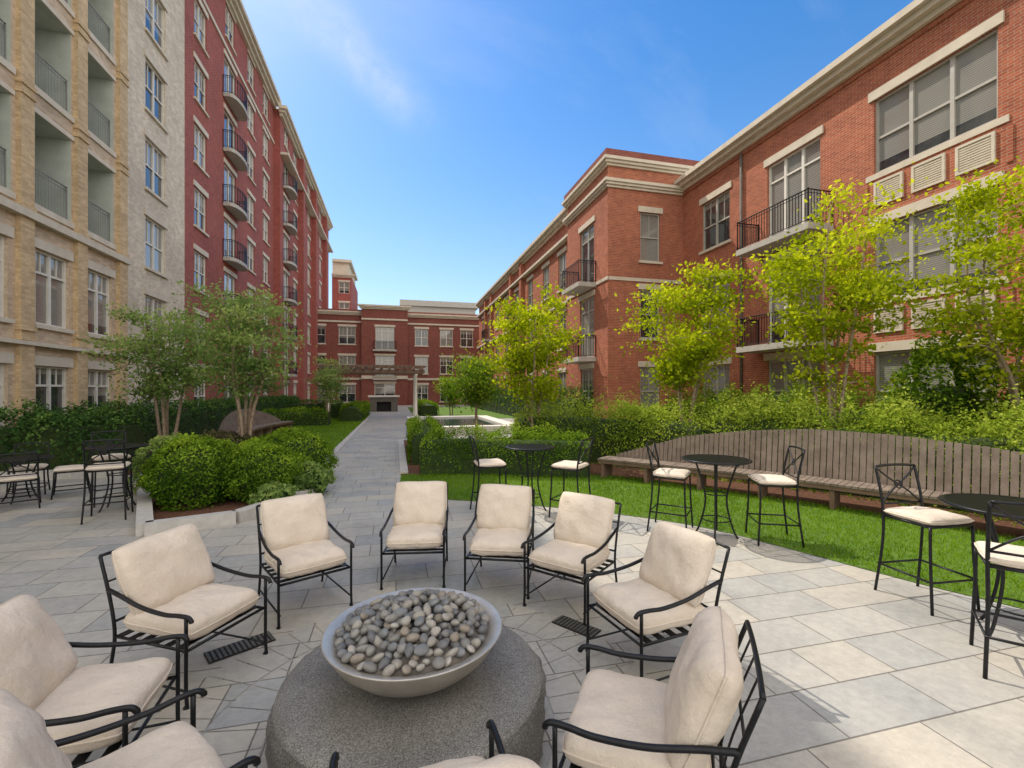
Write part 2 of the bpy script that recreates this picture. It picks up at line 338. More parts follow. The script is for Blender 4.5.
def grass(poly,n,hh,w=.006):
    a=np.array(poly); P=rng.uniform(a.min(0),a.max(0),(n,2)); P=P[inpoly(P,poly)]; n=len(P)
    an=rng.uniform(0,6.28,n); h=hh*rng.uniform(.5,1.3,n); V=np.empty((n,3,3)); z=.008
    V[:,0]=np.c_[P+np.c_[np.cos(an),np.sin(an)]*w,np.full(n,z)]; V[:,1]=np.c_[P-np.c_[np.cos(an),np.sin(an)]*w,np.full(n,z)]
    V[:,2]=np.c_[P+rng.normal(size=(n,2))*.014,z+h]
    me=bpy.data.meshes.new('grass'); me.vertices.add(n*3); me.vertices.foreach_set('co',V.ravel()); me.loops.add(n*3); me.loops.foreach_set('vertex_index',np.arange(n*3,dtype=np.int32))
    me.polygons.add(n); me.polygons.foreach_set('loop_start',np.arange(0,n*3,3,dtype=np.int32)); me.update(calc_edges=True)
    t=me.attributes.new('tint','FLOAT','POINT'); q=np.c_[P,np.zeros(n)]; t.data.foreach_set('value',np.repeat(np.clip(.45+.25*lump(q,2.3,3)+rng.normal(size=n)*.2,0,1),3).astype(np.float32))
    me.materials.append(M['lf_g']); o=obj('grass',me); o['kind']='stuff'; o['label']='short bright green mown lawn grass'; o['category']='grass'
grass(lawnp,120000,.045); grass(lawn2,30000,.06,.014)
def kerb(pts,label,w=.09,h=.16):
    mb=MB(); 
    for a,b in zip(pts[:-1],pts[1:]):
        a=Vector((*a[:2],0));b=Vector((*b[:2],0)); d=(b-a); L=d.length; d/=L; k=max(1,round(L/.9)); n=Vector((-d.y,d.x,0))
        for i in range(k):
            c=a+d*(L*(i+.5)/k); mb.obox(c,d*(L/k/2-.004),n*w,-.02,h,0)
    o=obj('stone_kerb',mb.mesh('kerb',['kerb'])); o['label']=label; o['category']='kerb'
kerb([at(-7.6,9.4),at(-4.68,5.8),at(-3.85,6.35),at(-3.45,7.9),(-1.78,12),(-1.78,13)],'low grey stone kerb around a mulched planting bed')
kerb([(-1.78,13.1),(-1.78,36)],'thin flush stone edge along the far lawn',h=.03)
kerb([(-9.1,11.55),(-5.7,11.55)],'low grey stone kerb in front of a dark hedge',h=.18)
kerb([(.17,10.3),(.17,17.1)],'low grey stone kerb beside the paved path',h=.06)
# ------------------------------------------------------------ facades
ROT={'E':math.pi/2,'W':-math.pi/2,'S':0}
def fac(n,pl):
    if n=='E': return lambda u,z,o=0:(pl+o,u,z)
    if n=='W': return lambda u,z,o=0:(pl-o,u,z)
    return lambda u,z,o=0:(u,pl-o,z)
def wallmesh(mb,P,u0,u1,z0,z1,ops,mat=0,imat=0):
    U=sorted({u0,u1,*[o[0] for o in ops],*[o[1] for o in ops]}); Z=sorted({z0,z1,*[o[2] for o in ops],*[o[3] for o in ops]})
    U=[u for u in U if u0<=u<=u1]; Z=[z for z in Z if z0<=z<=z1]
    for i in range(len(U)-1):
        for j in range(len(Z)-1):
            cu=(U[i]+U[i+1])/2; cz=(Z[j]+Z[j+1])/2
            if any(o[0]<cu<o[1] and o[2]<cz<o[3] for o in ops): continue
            mb.quad(P(U[i],Z[j]),P(U[i+1],Z[j]),P(U[i+1],Z[j+1]),P(U[i],Z[j+1]),mat)
    for o in ops:
        a,b,c,d=o[:4]; dp=o[4] if len(o)>4 else .22; m=imat if len(o)>4 else mat
        mb.quad(P(a,c),P(a,d),P(a,d,-dp),P(a,c,-dp),m); mb.quad(P(b,c),P(b,d),P(b,d,-dp),P(b,c,-dp),m)
        mb.quad(P(a,d),P(b,d),P(b,d,-dp),P(a,d,-dp),m); mb.quad(P(a,c),P(b,c),P(b,c,-dp),P(a,c,-dp),m)
        if len(o)>4: mb.quad(P(a,c,-dp),P(b,c,-dp),P(b,d,-dp),P(a,d,-dp),m)
def fbox(mb,P,u0,u1,z0,z1,o0,o1,mat=0): mb.box(P(u0,z0,o0),P(u1,z1,o1),mat)
_w={}
def winmesh(w,h,nv,rail,fm,trim):
    k=(round(w,2),round(h,2),nv,rail,fm,trim)
    if k in _w: return _w[k]
    g=MB(); g.quad((-w/2+.01,.13,.01),(w/2-.01,.13,.01),(w/2-.01,.13,h-.01),(-w/2+.01,.13,h-.01))
    fr=MB(); t=.06; y0,y1=.07,.16; e=.003
    fr.box((-w/2+e,y0,e),(-w/2+t,y1,h-e)); fr.box((w/2-t,y0,e),(w/2-e,y1,h-e)); fr.box((-w/2+t,y0,e),(w/2-t,y1,t)); fr.box((-w/2+t,y0,h-t),(w/2-t,y1,h-e))
    for i in range(1,nv):
        x=-w/2+w*i/nv; fr.box((x-.045,y0+.004,t),(x+.045,y1,h-t))
    if rail:
        for i in range(nv):
            a=-w/2+w*i/nv+.045+(.015 if i==0 else 0); b=-w/2+w*(i+1)/nv-.045-(.015 if i==nv-1 else 0)
            fr.box((a,y0+.01,h*rail-.03),(b,y1,h*rail+.03))
            c=(a+b)/2
            if trim==1 and nv<3: fr.box((c-.012,y0+.03,h*rail+.03),(c+.012,y1-.02,h-t))
    tr=MB(); sl=MB()
    tr.box((-w/2-.12,-.05,h+.006),(w/2+.12,.02,h+.26)); sl.box((-w/2-.10,-.09,-.11),(w/2+.10,.10,-.004))
    r=(g.mesh('glass_pane',['glass']),fr.mesh('frame',[fm]),tr.mesh('lintel',['lime']),sl.mesh('sill',['lime']))
    _w[k]=r; return r
def window(par,n,pl,u,z,w,h,nv=2,rail=.5,fm='white',trim=1,name='window'):
    P=fac(n,pl); g,f,l,s=winmesh(w,h,nv,rail,fm,trim)
    o=obj(name,g,par,P(u,z),(0,0,ROT[n])); obj('frame',f,o)
    if trim: obj('lintel',l,o); 
    if trim==1: obj('sill',s,o)
    return (u-w/2,u+w/2,z,z+h)
_b={}
def balcony(par,n,pl,u,z,w,d,rail_only=False,curved=False,slabm='slab'):
    k=(w,d,rail_only,curved,slabm)
    if k not in _b:
        sb=MB(); rl=MB()
        y=-d
        if not rail_only: sb.box((-w/2,-d,-.2),(w/2,-.002,-.0))
        hw=w/2-.04
        if curved: path=[Vector((-hw,-.02,0))]+[Vector((-hw*math.cos(a),-d*.55-(d*.62)*math.sin(a),0)) for a in np.linspace(0,math.pi,13)]+[Vector((hw,-.02,0))]
        else: path=[Vector((-hw,-.02,0)),Vector((-hw,y+.04,0)),Vector((hw,y+.04,0)),Vector((hw,-.02,0))]
        if curved:
            q=[(p.x*1.03,p.y-.02) for p in path]; sb=MB()
            sb.add([(a,b,-.2) for a,b in q]+[(a,b,0) for a,b in q],[tuple(range(len(q)-1,-1,-1)),tuple(range(len(q),2*len(q)))]+[(i,i+1,i+1+len(q),i+len(q)) for i in range(len(q)-1)])
        if rail_only: path=[Vector((-w/2,y,0)),Vector((w/2,y,0))]
        bb=.005 if rail_only else .008
        for zz,rr in ((1.0,.022),(.9,.012),(.08,.014)): rl.tube([p+Vector((0,0,zz)) for p in path],rr,4)
        for a,b in zip(path[:-1],path[1:]):
            kk=max(1,int((b-a).length/.11))
            for i in range(kk+1):
                p=a.lerp(b,i/kk); rl.box((p.x-bb,p.y-bb,.08),(p.x+bb,p.y+bb,.99))
        for p in path: rl.box((p.x-.015,p.y-.015,0),(p.x+.015,p.y+.015,1.03))
        _b[k]=(sb.mesh('slab',[slabm]) if sb.v else None,rl.mesh('railing',['rail' if rail_only else 'iron']))
    s,r=_b[k]; P=fac(n,pl)
    if s: o=obj('balcony',s,par,P(u,z),(0,0,ROT[n])); obj('railing',r,o)
    else: obj('railing',r,par,P(u,z),(0,0,ROT[n]))
def mass(mb,x0,x1,y0,y1,z0,z1,skip='',mat=0,rm=1):
    if 'W' not in skip: mb.quad((x0,y0,z0),(x0,y1,z0),(x0,y1,z1),(x0,y0,z1),mat)
    if 'E' not in skip: mb.quad((x1,y0,z0),(x1,y1,z0),(x1,y1,z1),(x1,y0,z1),mat)
    if 'S' not in skip: mb.quad((x0,y0,z0),(x1,y0,z0),(x1,y0,z1),(x0,y0,z1),mat)
    if 'N' not in skip: mb.quad((x0,y1,z0),(x1,y1,z0),(x1,y1,z1),(x0,y1,z1),mat)
    mb.quad((x0,y0,z1-.3),(x1,y0,z1-.3),(x1,y1,z1-.3),(x0,y1,z1-.3),rm)
def cornice(mb,P,u0,u1,z,h=.5,d=.5,e0=0,e1=0):
    fbox(mb,P,u0-e0*.4,u1+e1*.4,z,z+h*.3,-.02,d*.35); fbox(mb,P,u0-e0*.7,u1+e1*.7,z+h*.3+.002,z+h*.62,-.02,d*.7); fbox(mb,P,u0-e0,u1+e1,z+h*.62+.002,z+h,-.02,d)
# ---- right near wing
heads=[2.9,6.4,9.9]
B=thing('brick_apartment_building','orange red brick three storey apartment wing with cream cornice','building',(0,0,0))
PW=fac('W',12.9); ops=[]; 
for hd in heads:
    ops.append(window(B,'W',12.9,8.45,hd-2.05,2.7,2.05,3,.48,'grayf',2))
    ops.append(window(B,'W',12.9,4.2,hd-2.05,2.7,2.05,3,.48,'grayf',2))
    ops.append(window(B,'W',12.9,16.3,hd-2.05,1.7,2.05,2,.48,'grayf',1))
    if hd>3: ops.append(window(B,'W',12.9,12.5,hd-2.95,2.1,2.9,3,.78,'white',2,'balcony_door')); balcony(B,'W',12.9,12.5,hd-3.0,3.0,.95)
    else: ops.append(window(B,'W',12.9,12.5,hd-2.05,2.1,2.05,3,.48,'grayf',1))
mb=MB(); wallmesh(mb,PW,-2,18.5,-.1,11.0,ops,0); mass(mb,12.9,26,-2,18.5,-.1,11.3,'W',0,1)
fbox(mb,PW,-2,18.5,10.85,11.0,-.02,.05)
for uc in (8.45,4.2):
    for hd in heads: fbox(mb,PW,uc-1.62,uc-1.5,hd-3.1,hd-2.3,-.02,.03); fbox(mb,PW,uc+1.5,uc+1.62,hd-3.1,hd-2.3,-.02,.03)
obj('wall',mb.mesh('wall',['red_r','roofm']),B)
mb=MB(); cornice(mb,PW,-2,18.49,10.98,.5,.5); obj('cornice',mb.mesh('cornice',['lime']),B)
mb=MB(); fbox(mb,PW,-2,18.49,.0,.55,-.02,.05); obj('plinth',mb.mesh('plinth',['lime']),B)
dp=MB(); dp.tube([(12.83,14.75,0.56),(12.83,14.75,10.9)],.05,8); obj('downspout',dp.mesh('downspout',['dstone']),B)
sp=MB()
sp.box((-1.55,-.03,-.16),(1.55,.02,-.005)); spm=sp.mesh('sill_band',['lime'])
vg=MB(); vg.box((-.37,-.05,0),(.37,.02,.06));vg.box((-.37,-.05,.62),(.37,.02,.68));vg.box((-.37,-.05,.06),(-.31,.02,.62));vg.box((.31,-.05,.06),(.37,.02,.62)); vg.box((-.31,-.02,.06),(.31,.02,.62))
for i in range(9): vg.box((-.31,-.035,.09+i*.058),(.31,-.02,.12+i*.058))
vgm=vg.mesh('vent_grille',['lime'])
for hd in heads:
    for uc in (8.45,4.2):
        obj('sill',spm,B,PW(uc,hd-2.05),(0,0,ROT['W']))
        for k in (-1,0,1): obj('vent_grille',vgm,B,PW(uc+k*.95,hd-2.98),(0,0,ROT['W']))
# ---- corner tower
T=thing('brick_corner_tower','red brick corner tower with cream belt and stacked balconies','building')
PS=fac('S',18.5); PT=fac('W',9.1); oS=[];oW=[]
for hd in heads:
    oS.append(window(T,'S',18.5,11.2,hd-2.2,1.0,2.2,1,.5,'grayf',1))
    if hd>3: oW.append(window(T,'W',9.1,20.8,hd-2.95,1.7,2.9,2,.78,'grayf',2,'balcony_door')); balcony(T,'W',9.1,20.8,hd-3.0,2.2,.9)
    else: oW.append(window(T,'W',9.1,20.8,hd-2.2,1.5,2.2,2,.5,'grayf',1))
mb=MB(); wallmesh(mb,PS,9.1,13.6,-.1,12.2,oS); wallmesh(mb,PT,18.5,23.4,-.1,12.2,oW); mass(mb,9.1,13.6,18.5,23.4,-.1,12.2,'WS')
obj('wall',mb.mesh('wall',['red_r','roofm']),T)
mb=MB(); 
for z,h,d in ((11.8,.36,.26),(10.85,.35,.22)):
    cornice(mb,PS,9.1,13.6,z,h,d,d,d); cornice(mb,PT,18.5,23.4,z+.002,h-.004,d-.003,0,d)
fbox(mb,PS,9.1,12.88,6.75,6.9,-.02,.05,0); fbox(mb,PT,18.45,23.4,6.752,6.898,-.02,.052,0)
obj('cornice',mb.mesh('cornice',['lime']),T)
mb=MB(); mb.box((8.95,18.35,12.172),(13.75,23.55,12.5))
obj('parapet',mb.mesh('parapet',['red_b']),T)
# ---- right far wing
F=thing('brick_apartment_building','red brick three storey wing with a row of tall windows','building')
PF=fac('W',9.5); ops=[]; us=[25.3,28.3,31.9,35.6,39.2,43,46.8,50.2]
for i,u in enumerate(us):
    for hd in heads:
        if i in (3,6) and hd>3: ops.append(window(F,'W',9.5,u,hd-2.75,1.5,2.7,2,.78,'grayf',2,'balcony_door')); balcony(F,'W',9.5,u,hd-2.8,2.0,.7)
        else: ops.append(window(F,'W',9.5,u,hd-2.1,1.3,2.1,2,.5,'grayf',1))
mb=MB(); wallmesh(mb,PF,23.4,53,-.1,11.6,ops); mass(mb,9.5,24,23.4,53,-.1,11.9,'W'); 
for a,b in ((33.6,37.4),(45,48.6)): fbox(mb,PF,a,a+.5,0,11.6,-.02,.25); fbox(mb,PF,b-.5,b,0,11.6,-.02,.25)
obj('wall',mb.mesh('wall',['red_r','roofm']),F)
mb=MB(); cornice(mb,PF,23.4,53,11.5,.5,.45); fbox(mb,PF,23.4,53,10.4,10.55,-.02,.3); fbox(mb,PF,23.4,53,6.75,6.88,-.02,.28)
obj('cornice',mb.mesh('cornice',['lime']),F)
# ---- back building
K=thing('brick_apartment_building','dark red brick three storey building closing the courtyard','building')
PB=fac('S',58); PB2=fac('S',57.2); ops=[];ops2=[]
for u in (-9.1,-5.7,3.1,6.2,8.8,12.0):
    for hd in (2.5,6,9.5): ops.append(window(K,'S',58,u,hd-2.1,1.9 if u in(-9.1,-5.7) else 1.6,2.1,2,.5,'white',1))
for hd in (6,9.5): ops2.append(window(K,'S',57.2,-1.3,hd-2.7,2.2,2.7,3,.8,'white',1,'balcony_door')); balcony(K,'S',57.2,-1.3,hd-2.75,2.8,.4)
ops2.append(window(K,'S',57.2,-1.3,.05,2.4,2.6,2,.8,'white',2,'entrance_door'))
mb=MB(); wallmesh(mb,PB,-9.45,14,-.1,11.6,ops); mass(mb,-9.45,14,58,70,-.1,11.6,'S'); wallmesh(mb,PB2,-4,1.4,-.1,12.0,ops2); mass(mb,-4,1.4,57.2,60,-.1,12.0,'S')
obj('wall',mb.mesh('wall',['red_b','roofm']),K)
mb=MB()
for a,b,P_ in ((-9.4,-4.01,PB),(1.41,14,PB)): cornice(mb,P_,a,b,10.9,.45,.4); fbox(mb,P_,a,b,10.0,10.2,-.02,.1); fbox(mb,P_,a,b,3.1,3.35,-.02,.12)
cornice(mb,PB2,-4,1.4,11.6,.5,.4,.4,.4); fbox(mb,PB2,-4,1.4,10.3,10.5,-.02,.1); fbox(mb,PB2,-4,1.4,3.2,3.6,-.02,.15)
obj('cornice',mb.mesh('cornice',['lime']),K)
G_=thing('distant_flat_roof_building','pale grey flat roofed block rising behind brick building','building')
mb=MB(); mass(mb,1,13,76,90,0,16.4,''); mb.box((.6,75.6,15.6),(13.4,90,16.5)); mb.box((-1.5,74,12),(4,76,14.4)); obj('wall',mb.mesh('wall',['slab','roofm']),G_)
# ---- left buildings
lh=[2.5+3.1*i for i in range(8)]
A=thing('tan_brick_apartment_building','tan brick apartment block with recessed loggia balconies','building')
PA=fac('E',-9.2); ops=[]
for u in (8.5,11,13.2,15.35,17.4):
    for i,hd in enumerate(lh):
        if i<2: ops.append(window(A,'E',-9.2,u,hd-2.0 if i else .75,1.25,2.0 if i else 1.75,2,.7,'white',1))
        else:
            ops.append((u-.72,u+.72,hd-1.95,hd+.45,1.3)); 
            balcony(A,'E',-9.2,u,hd-1.95,1.42,-.1,True)
            window(A,'E',-10.35,u,hd-1.9,1.0,2.1,1,.0,'white',0,'balcony_door')
mb=MB(); wallmesh(mb,PA,2,18.8,-.1,24.8,ops,0,2); mass(mb,-24,-9.2,2,18.8,-.1,24.8,'E')
for u in (7.4,9.75,12.1,14.28,16.38,18.5):
    fbox(mb,PA,u-.22,u+.22,-.05,24.5,-.02,.12,3)
    for hd in lh:
        for dz in (.62,.86): fbox(mb,PA,u-.25,u+.25,hd+dz,hd+dz+.1,-.02,.16,3)
obj('wall',mb.mesh('wall',['tan','roofm','int','pier']),A)
mb=MB(); fbox(mb,PA,2,18.82,6.24,6.44,-.02,.19); fbox(mb,PA,2,18.82,3.0,3.1,-.02,.19); fbox(mb,PA,2,18.82,-.05,.5,-.02,.18)
for i,hd in enumerate(lh):
    if i>=2:
        for u in (8.5,11,13.2,15.35,17.4): fbox(mb,PA,u-.8,u+.8,hd-2.12,hd-1.953,-.02,.05); fbox(mb,PA,u-.8,u+.8,hd+.453,hd+.58,-.02,.04)
cornice(mb,PA,2,18.8,24.3,.7,.6,0,.6); obj('cornice',mb.mesh('cornice',['lime']),A)
A2=thing('cream_brick_apartment_building','cream brick apartment block with paired sash windows','building')
PC=fac('E',-9.5); ops=[]
for u in (21.6,):
    for i,hd in enumerate(lh): ops.append(window(A2,'E',-9.5,u,hd-2.0 if i else .6,1.6,2.0 if i else 1.9,2,.5,'white',1))
mb=MB(); wallmesh(mb,PC,18.8,24.2,-.1,24.6,ops); mass(mb,-24,-9.5,18.8,24.2,-.1,24.6,'E'); obj('wall',mb.mesh('wall',['cream','roofm']),A2)
mb=MB(); cornice(mb,PC,18.85,24.2,24.1,.6,.5); fbox(mb,PC,18.83,24.2,-.05,.5,-.02,.05); fbox(mb,PC,18.83,24.2,2.95,3.15,-.02,.06); obj('cornice',mb.mesh('cornice',['lime']),A2)
R1=thing('red_brick_apartment_building','eight storey crimson brick apartment block with curved iron balconies','building')
ops=[]
for u in (26.0,34.2,37.8):
    for i,hd in enumerate(lh): ops.append(window(R1,'E',-9.5,u,hd-1.9 if i else .6,1.5,1.9,2,.5,'white',1))
for u in (30.2,):
    for i,hd in enumerate(lh):
        if i<7:
            ops.append(window(R1,'E',-9.5,u,hd-2.35,1.9,2.3,2,0,'white',2,'balcony_door'))
            if i: balcony(R1,'E',-9.5,u,hd-2.4,2.5,.65,False,True)
        else: ops.append(window(R1,'E',-9.5,u,hd-1.9,1.5,1.9,2,.5,'white',1))
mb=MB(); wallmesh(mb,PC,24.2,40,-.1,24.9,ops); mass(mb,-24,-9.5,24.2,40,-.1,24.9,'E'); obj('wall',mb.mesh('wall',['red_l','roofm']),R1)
mb=MB(); cornice(mb,PC,24.2,40,24.35,.7,.6,.0); fbox(mb,PC,24.2,40,21.5,21.7,-.02,.08); fbox(mb,PC,24.2,40,-.05,.5,-.02,.05); fbox(mb,PC,24.2,40,2.95,3.15,-.02,.06); obj('cornice',mb.mesh('cornice',['lime']),R1)
R2=thing('red_brick_apartment_building','crimson brick apartment block with stepped bay and balconies','building')
PD=fac('E',-9.0); ops=[]
for u in (45.6,49,52.4,56,60,64):
    for i,hd in enumerate(lh): ops.append(window(R2,'E',-9.0,u,hd-1.9 if i else .6,1.5,1.9,2,.5,'white',1))
for i,hd in enumerate(lh):
    if i<7:
        ops.append(window(R2,'E',-9.0,42.1,hd-2.35,1.9,2.3,2,0,'white',2,'balcony_door'))
        if i: balcony(R2,'E',-9.0,42.1,hd-2.4,2.5,.65,False,True)
    else: ops.append(window(R2,'E',-9.0,42.1,hd-1.9,1.5,1.9,2,.5,'white',1))
mb=MB(); wallmesh(mb,PD,40,67,-.1,24.4,ops); mass(mb,-24,-9.0,40,67,-.1,24.4,'E'); 
for a in (47.2,54.2,62): fbox(mb,PD,a-.4,a+.4,0,23.8,-.02,.5)
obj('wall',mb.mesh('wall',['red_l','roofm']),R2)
mb=MB(); cornice(mb,PD,40,67,23.8,.7,.6,.5); fbox(mb,PD,40,67,20.8,21.0,-.02,.6); 
mb.box((-16,44,24.2),(-9.8,52,26.2)); mb.box((-16.3,43.7,26.2),(-9.5,52.3,26.6)); obj('cornice',mb.mesh('cornice',['lime']),R2)
R3=thing('red_brick_apartment_tower','distant red brick apartment block with cream top storey','building')
PE=fac('S',72); ops=[]
for u in (-7.5,):
    for i,hd in enumerate(lh[:6]): ops.append(window(R3,'S',72,u,hd-1.7,1.5,1.7,2,.5,'white',2))
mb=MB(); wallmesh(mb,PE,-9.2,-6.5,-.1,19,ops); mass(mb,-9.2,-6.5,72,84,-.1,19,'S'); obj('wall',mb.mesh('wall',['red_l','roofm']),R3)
mb=MB(); cornice(mb,PE,-9.2,-6.5,18.6,.5,.5,.0,.5); mb.box((-9.2,72.5,19.11),(-6.9,84,21)); mb.box((-9.2,72.1,21),(-6.5,84,21.4)); obj('cornice',mb.mesh('cornice',['lime']),R3)
# ------------------------------------------------------------ fire pit
PX,PD_=-.54,2.54
fx,fy,_=at(PX,PD_)
def wob(r,z,a,i):
    if z<.262: r+=.010*math.sin(a*7+z*9)+.006*math.sin(a*19+z*30)+.005*math.sin(a*31+z*60)
    return r,z
FB=thing('fire_pit','round rough granite drum fire pit base','fire pit',(fx,fy,0)); mb=MB()
mb.lathe([(.0,0.002),(.71,0.002),(.728,.04),(.722,.09),(.73,.14),(.722,.19),(.724,.225),(.714,.252),(.705,.266)],120,1,wob)
mb.lathe([(.705,.266),(.69,.283),(.67,.292),(.64,.296),(.4,.298),(.001,.298)],120,0)
obj('granite_base',mb.mesh('granite_base',['granite','granite_side']),FB)
mb=MB(); mb.lathe([(.001,.302),(.15,.302),(.25,.32),(.35,.37),(.43,.445),(.482,.528),(.486,.535),(.484,.539),(.477,.538),(.455,.530),(.415,.514),(.405,.505),(.33,.46),(.001,.44)],80)
obj('bowl',mb.mesh('bowl',['bowl']),FB)
sm=[]
for ci,c in enumerate(((.17,.168,.165),(.24,.23,.215),(.13,.133,.14),(.30,.28,.25),(.20,.195,.185),(.35,.33,.30),(.26,.225,.185),(.18,.187,.195))):
    k_='s%d'%ci; M[k_]=noisy('river_stone_grey',tuple(x*.75 for x in c),tuple(x*1.2 for x in c),16,.5,bs=.15,bd=.003)
    for q in range(3):
        mb=MB(); a,b,cc=random.uniform(.024,.045),random.uniform(.021,.031),random.uniform(.014,.023)
        mb.lathe([(max(1e-4,math.sin(t)),-math.cos(t)) for t in np.linspace(0,math.pi,11)],16,0)
        k=random.uniform(-.28,.28); k2=random.uniform(-.25,.25)
        mb.v=[(x*a*(1+k*y),y*b*(1+k*x*.7+k2*x*x),z*cc*(1+.25*k2*x+.15*y)) for x,y,z in mb.v]
        sm.append(mb.mesh('river_stone',[k_]))
pts=[]
for t in range(18000):
    lay=0 if len(pts)<175 else (1 if len(pts)<265 else 2)
    r=(.405,.33,.2)[lay]*math.sqrt(random.random()); a=random.random()*6.283
    x,y=r*math.cos(a),r*math.sin(a); z=.53+.05*(1-(r/.42)**2)+(.030*lay)+random.uniform(-.006,.006)
    if all((x-p[0])**2+(y-p[1])**2+((z-p[2])*1.4)**2>.0465**2 for p in pts): pts.append((x,y,z))
    if len(pts)>296: break
for p in pts:
    o=thing('river_stone','smooth grey river pebble heaped in the fire bowl','stone',(fx+p[0],fy+p[1],p[2]),0,'river stones in the fire bowl',random.choice(sm))
    o.rotation_euler=(random.uniform(-.7,.7),random.uniform(-.7,.7),random.random()*6.28)
mb=MB(); mb.lathe([(.40,.503),(.39,.52),(.2,.565),(.001,.58)],32); obj('lava_bed',mb.mesh('lava_bed',['dstone']),FB)
mb=MB()
for r0_,r1_,n in ((.78,1.12,36),(1.135,1.48,48)):
  for i in range(n):
    a0=2*math.pi*(i+.02)/n; a1=2*math.pi*(i+.98)/n
    P4=[(r*math.cos(a),r*math.sin(a),0) for r,a in ((r0_,a0),(r1_,a0),(r1_,a1),(r0_,a1))]; mb.add([(fx+x,fy+y,.004) for x,y,_ in P4],[(0,1,2,3)])
structure('ring_paving',mb,['ring'])
def grate(x,d,w,l,rz):
    mb=MB(); mb.box((-w/2,-l/2,.0),(w/2,l/2,.006),1)
    k=int(l/.03)
    for i in range(k): y=-l/2+(i+.5)*l/k; mb.box((-w/2+.01,y-.009,.0065),(w/2-.01,y+.009,.010),0)
    px,py,_=at(x,d,0); o=thing('floor_grate','slotted dark metal drain grate set in the paving','grate',(px,py,.005),rz,'drain grates in the terrace',mb.mesh('grate',['grate','dark']))
grate(-1.95,3.27,.17,.42,math.radians(-60)); grate(.5,3.55,.15,.36,math.radians(35))
# ------------------------------------------------------------ furniture
def cushion_mesh(w,d,h,seed,pw=6,ex=.33,n=24):
    R=random.Random(seed); mb=MB(); g=[math.sin(math.pi*t/n-math.pi/2) for t in range(n+1)]
    ph=[R.uniform(0,6) for _ in range(8)]; v=[];f=[]
    def rim(x,y): return (x*(1-.05*abs(y)**6+.008*math.sin(y*5+ph[6])), y*(1-.05*abs(x)**6+.008*math.sin(x*5+ph[7])))
    for sgn in (1,-1):
        for j in range(n+1):
            for i in range(n+1):
                x,y=g[i],g[j]; T=max(0,(1-abs(x)**pw)*(1-abs(y)**pw))**ex
                X,Y=rim(x,y); wr=1+.09*math.sin(X*4+ph[0]+Y*2)*math.sin(Y*5+ph[1])+.04*math.sin(X*11+ph[2]+Y*6)+.03*math.sin(Y*17+X*9+ph[3])*abs(X)+.03*math.sin(X*19-Y*7+ph[4])*abs(Y)
                v.append((X*w/2,Y*d/2,sgn*h/2*(.04+.96*T*wr*(.84+.16*(1-x*x)*(1-y*y)))))
    o=(n+1)**2
    for j in range(n):
        for i in range(n):
            a=j*(n+1)+i; f.append((a,a+1,a+n+2,a+n+1)); f.append((o+a,o+a+n+1,o+a+n+2,o+a+1))
    ring=[i for i in range(n+1)]+[j*(n+1)+n for j in range(1,n+1)]+[n*(n+1)+i for i in range(n-1,-1,-1)]+[j*(n+1) for j in range(n-1,0,-1)]
    L=len(ring)
    for k in range(L): a,b=ring[k],ring[(k+1)%L]; f.append((a,o+a,o+b,b))
    mb.add(v,f,0,True)
    mb.tube([(v[k][0]*1.005,v[k][1]*1.005,0) for k in ring],.006,6,0,True)
    return mb.mesh('cushion',['fabric'])
seatm=[cushion_mesh(.58,.60,.17,i,7,.3) for i in range(4)]; backm=[cushion_mesh(.585,.50,.22,i+9,5,.40) for i in range(4)]
def lounge():
    root=thing('lounge_chair','x','chair'); 
    w=.30
    leg=MB(); leg.tube(spline([(0,-.01,0),(0,0,.12),(0,0,.35),(0,.0,.57)],3),.0115,8); leg.lathe([(.001,0),(.017,0),(.017,.012),(.011,.02)],10); lm=leg.mesh('leg',['iron'])
    for s in (-1,1): obj('leg',lm,root,(s*(w+.012),-.33,0))
    fr=MB()
    for z in (.355,): fr.tube([(-w,-.32,z),(w,-.32,z),(w,.30,z),(-w,.30,z)],.012,6,0,True)
    for i in range(6): fr.box((-w,-.28+i*.105,.36),(w,-.23+i*.105,.366))
    obj('seat_frame',fr.mesh('seat_frame',['iron']),root)
    for s in (-1,1): st=MB(); st.tube([(s*w,-.33,.10),(s*w,.36,.10)],.008,6); obj('stretcher',st.mesh('stretcher',['iron']),root)
    bk=MB()
    for s in (-1,1): bk.tube(spline([(s*w,.40,0),(s*w,.345,.2),(s*w,.32,.38),(s*w,.365,.6),(s*w,.46,.88)],6),.0115,8)
    bk.tube(spline([(-w,.46,.88),(-.15,.465,.885),(0,.466,.888),(.15,.465,.885),(w,.46,.88)],4),.0115,8)
    bk.tube([(-w,.33,.45),(w,.33,.45)],.010,6); bk.tube([(-w,.40,.71),(w,.40,.71)],.007,6)
    for i in range(1,4): x=-w+2*w*i/4; bk.tube(spline([(x,.33,.45),(x,.37,.62),(x,.465,.885)],4),.005,6)
    obj('back_frame',bk.mesh('back_frame',['iron']),root)
    am=MB(); am.tube(spline([(0,.385,.66),(.012,.25,.64),(.02,.05,.595),(.02,-.15,.575),(.018,-.27,.582),(.015,-.345,.58),(.012,-.372,.56),(.012,-.375,.548)],6),.014,8)
    am2=MB(); am2.v=[(-x,y,z) for x,y,z in am.v]; am2.f=[tuple(reversed(q)) for q in am.f]; am2.m=am.m; am2.s=am.s
    obj('armrest',am.mesh('armrest',['iron']),root,(w,0,0)); obj('armrest',am2.mesh('armrest',['iron']),root,(-w,0,0))
    return root
L0=lounge()
pit=(PX,PD_)
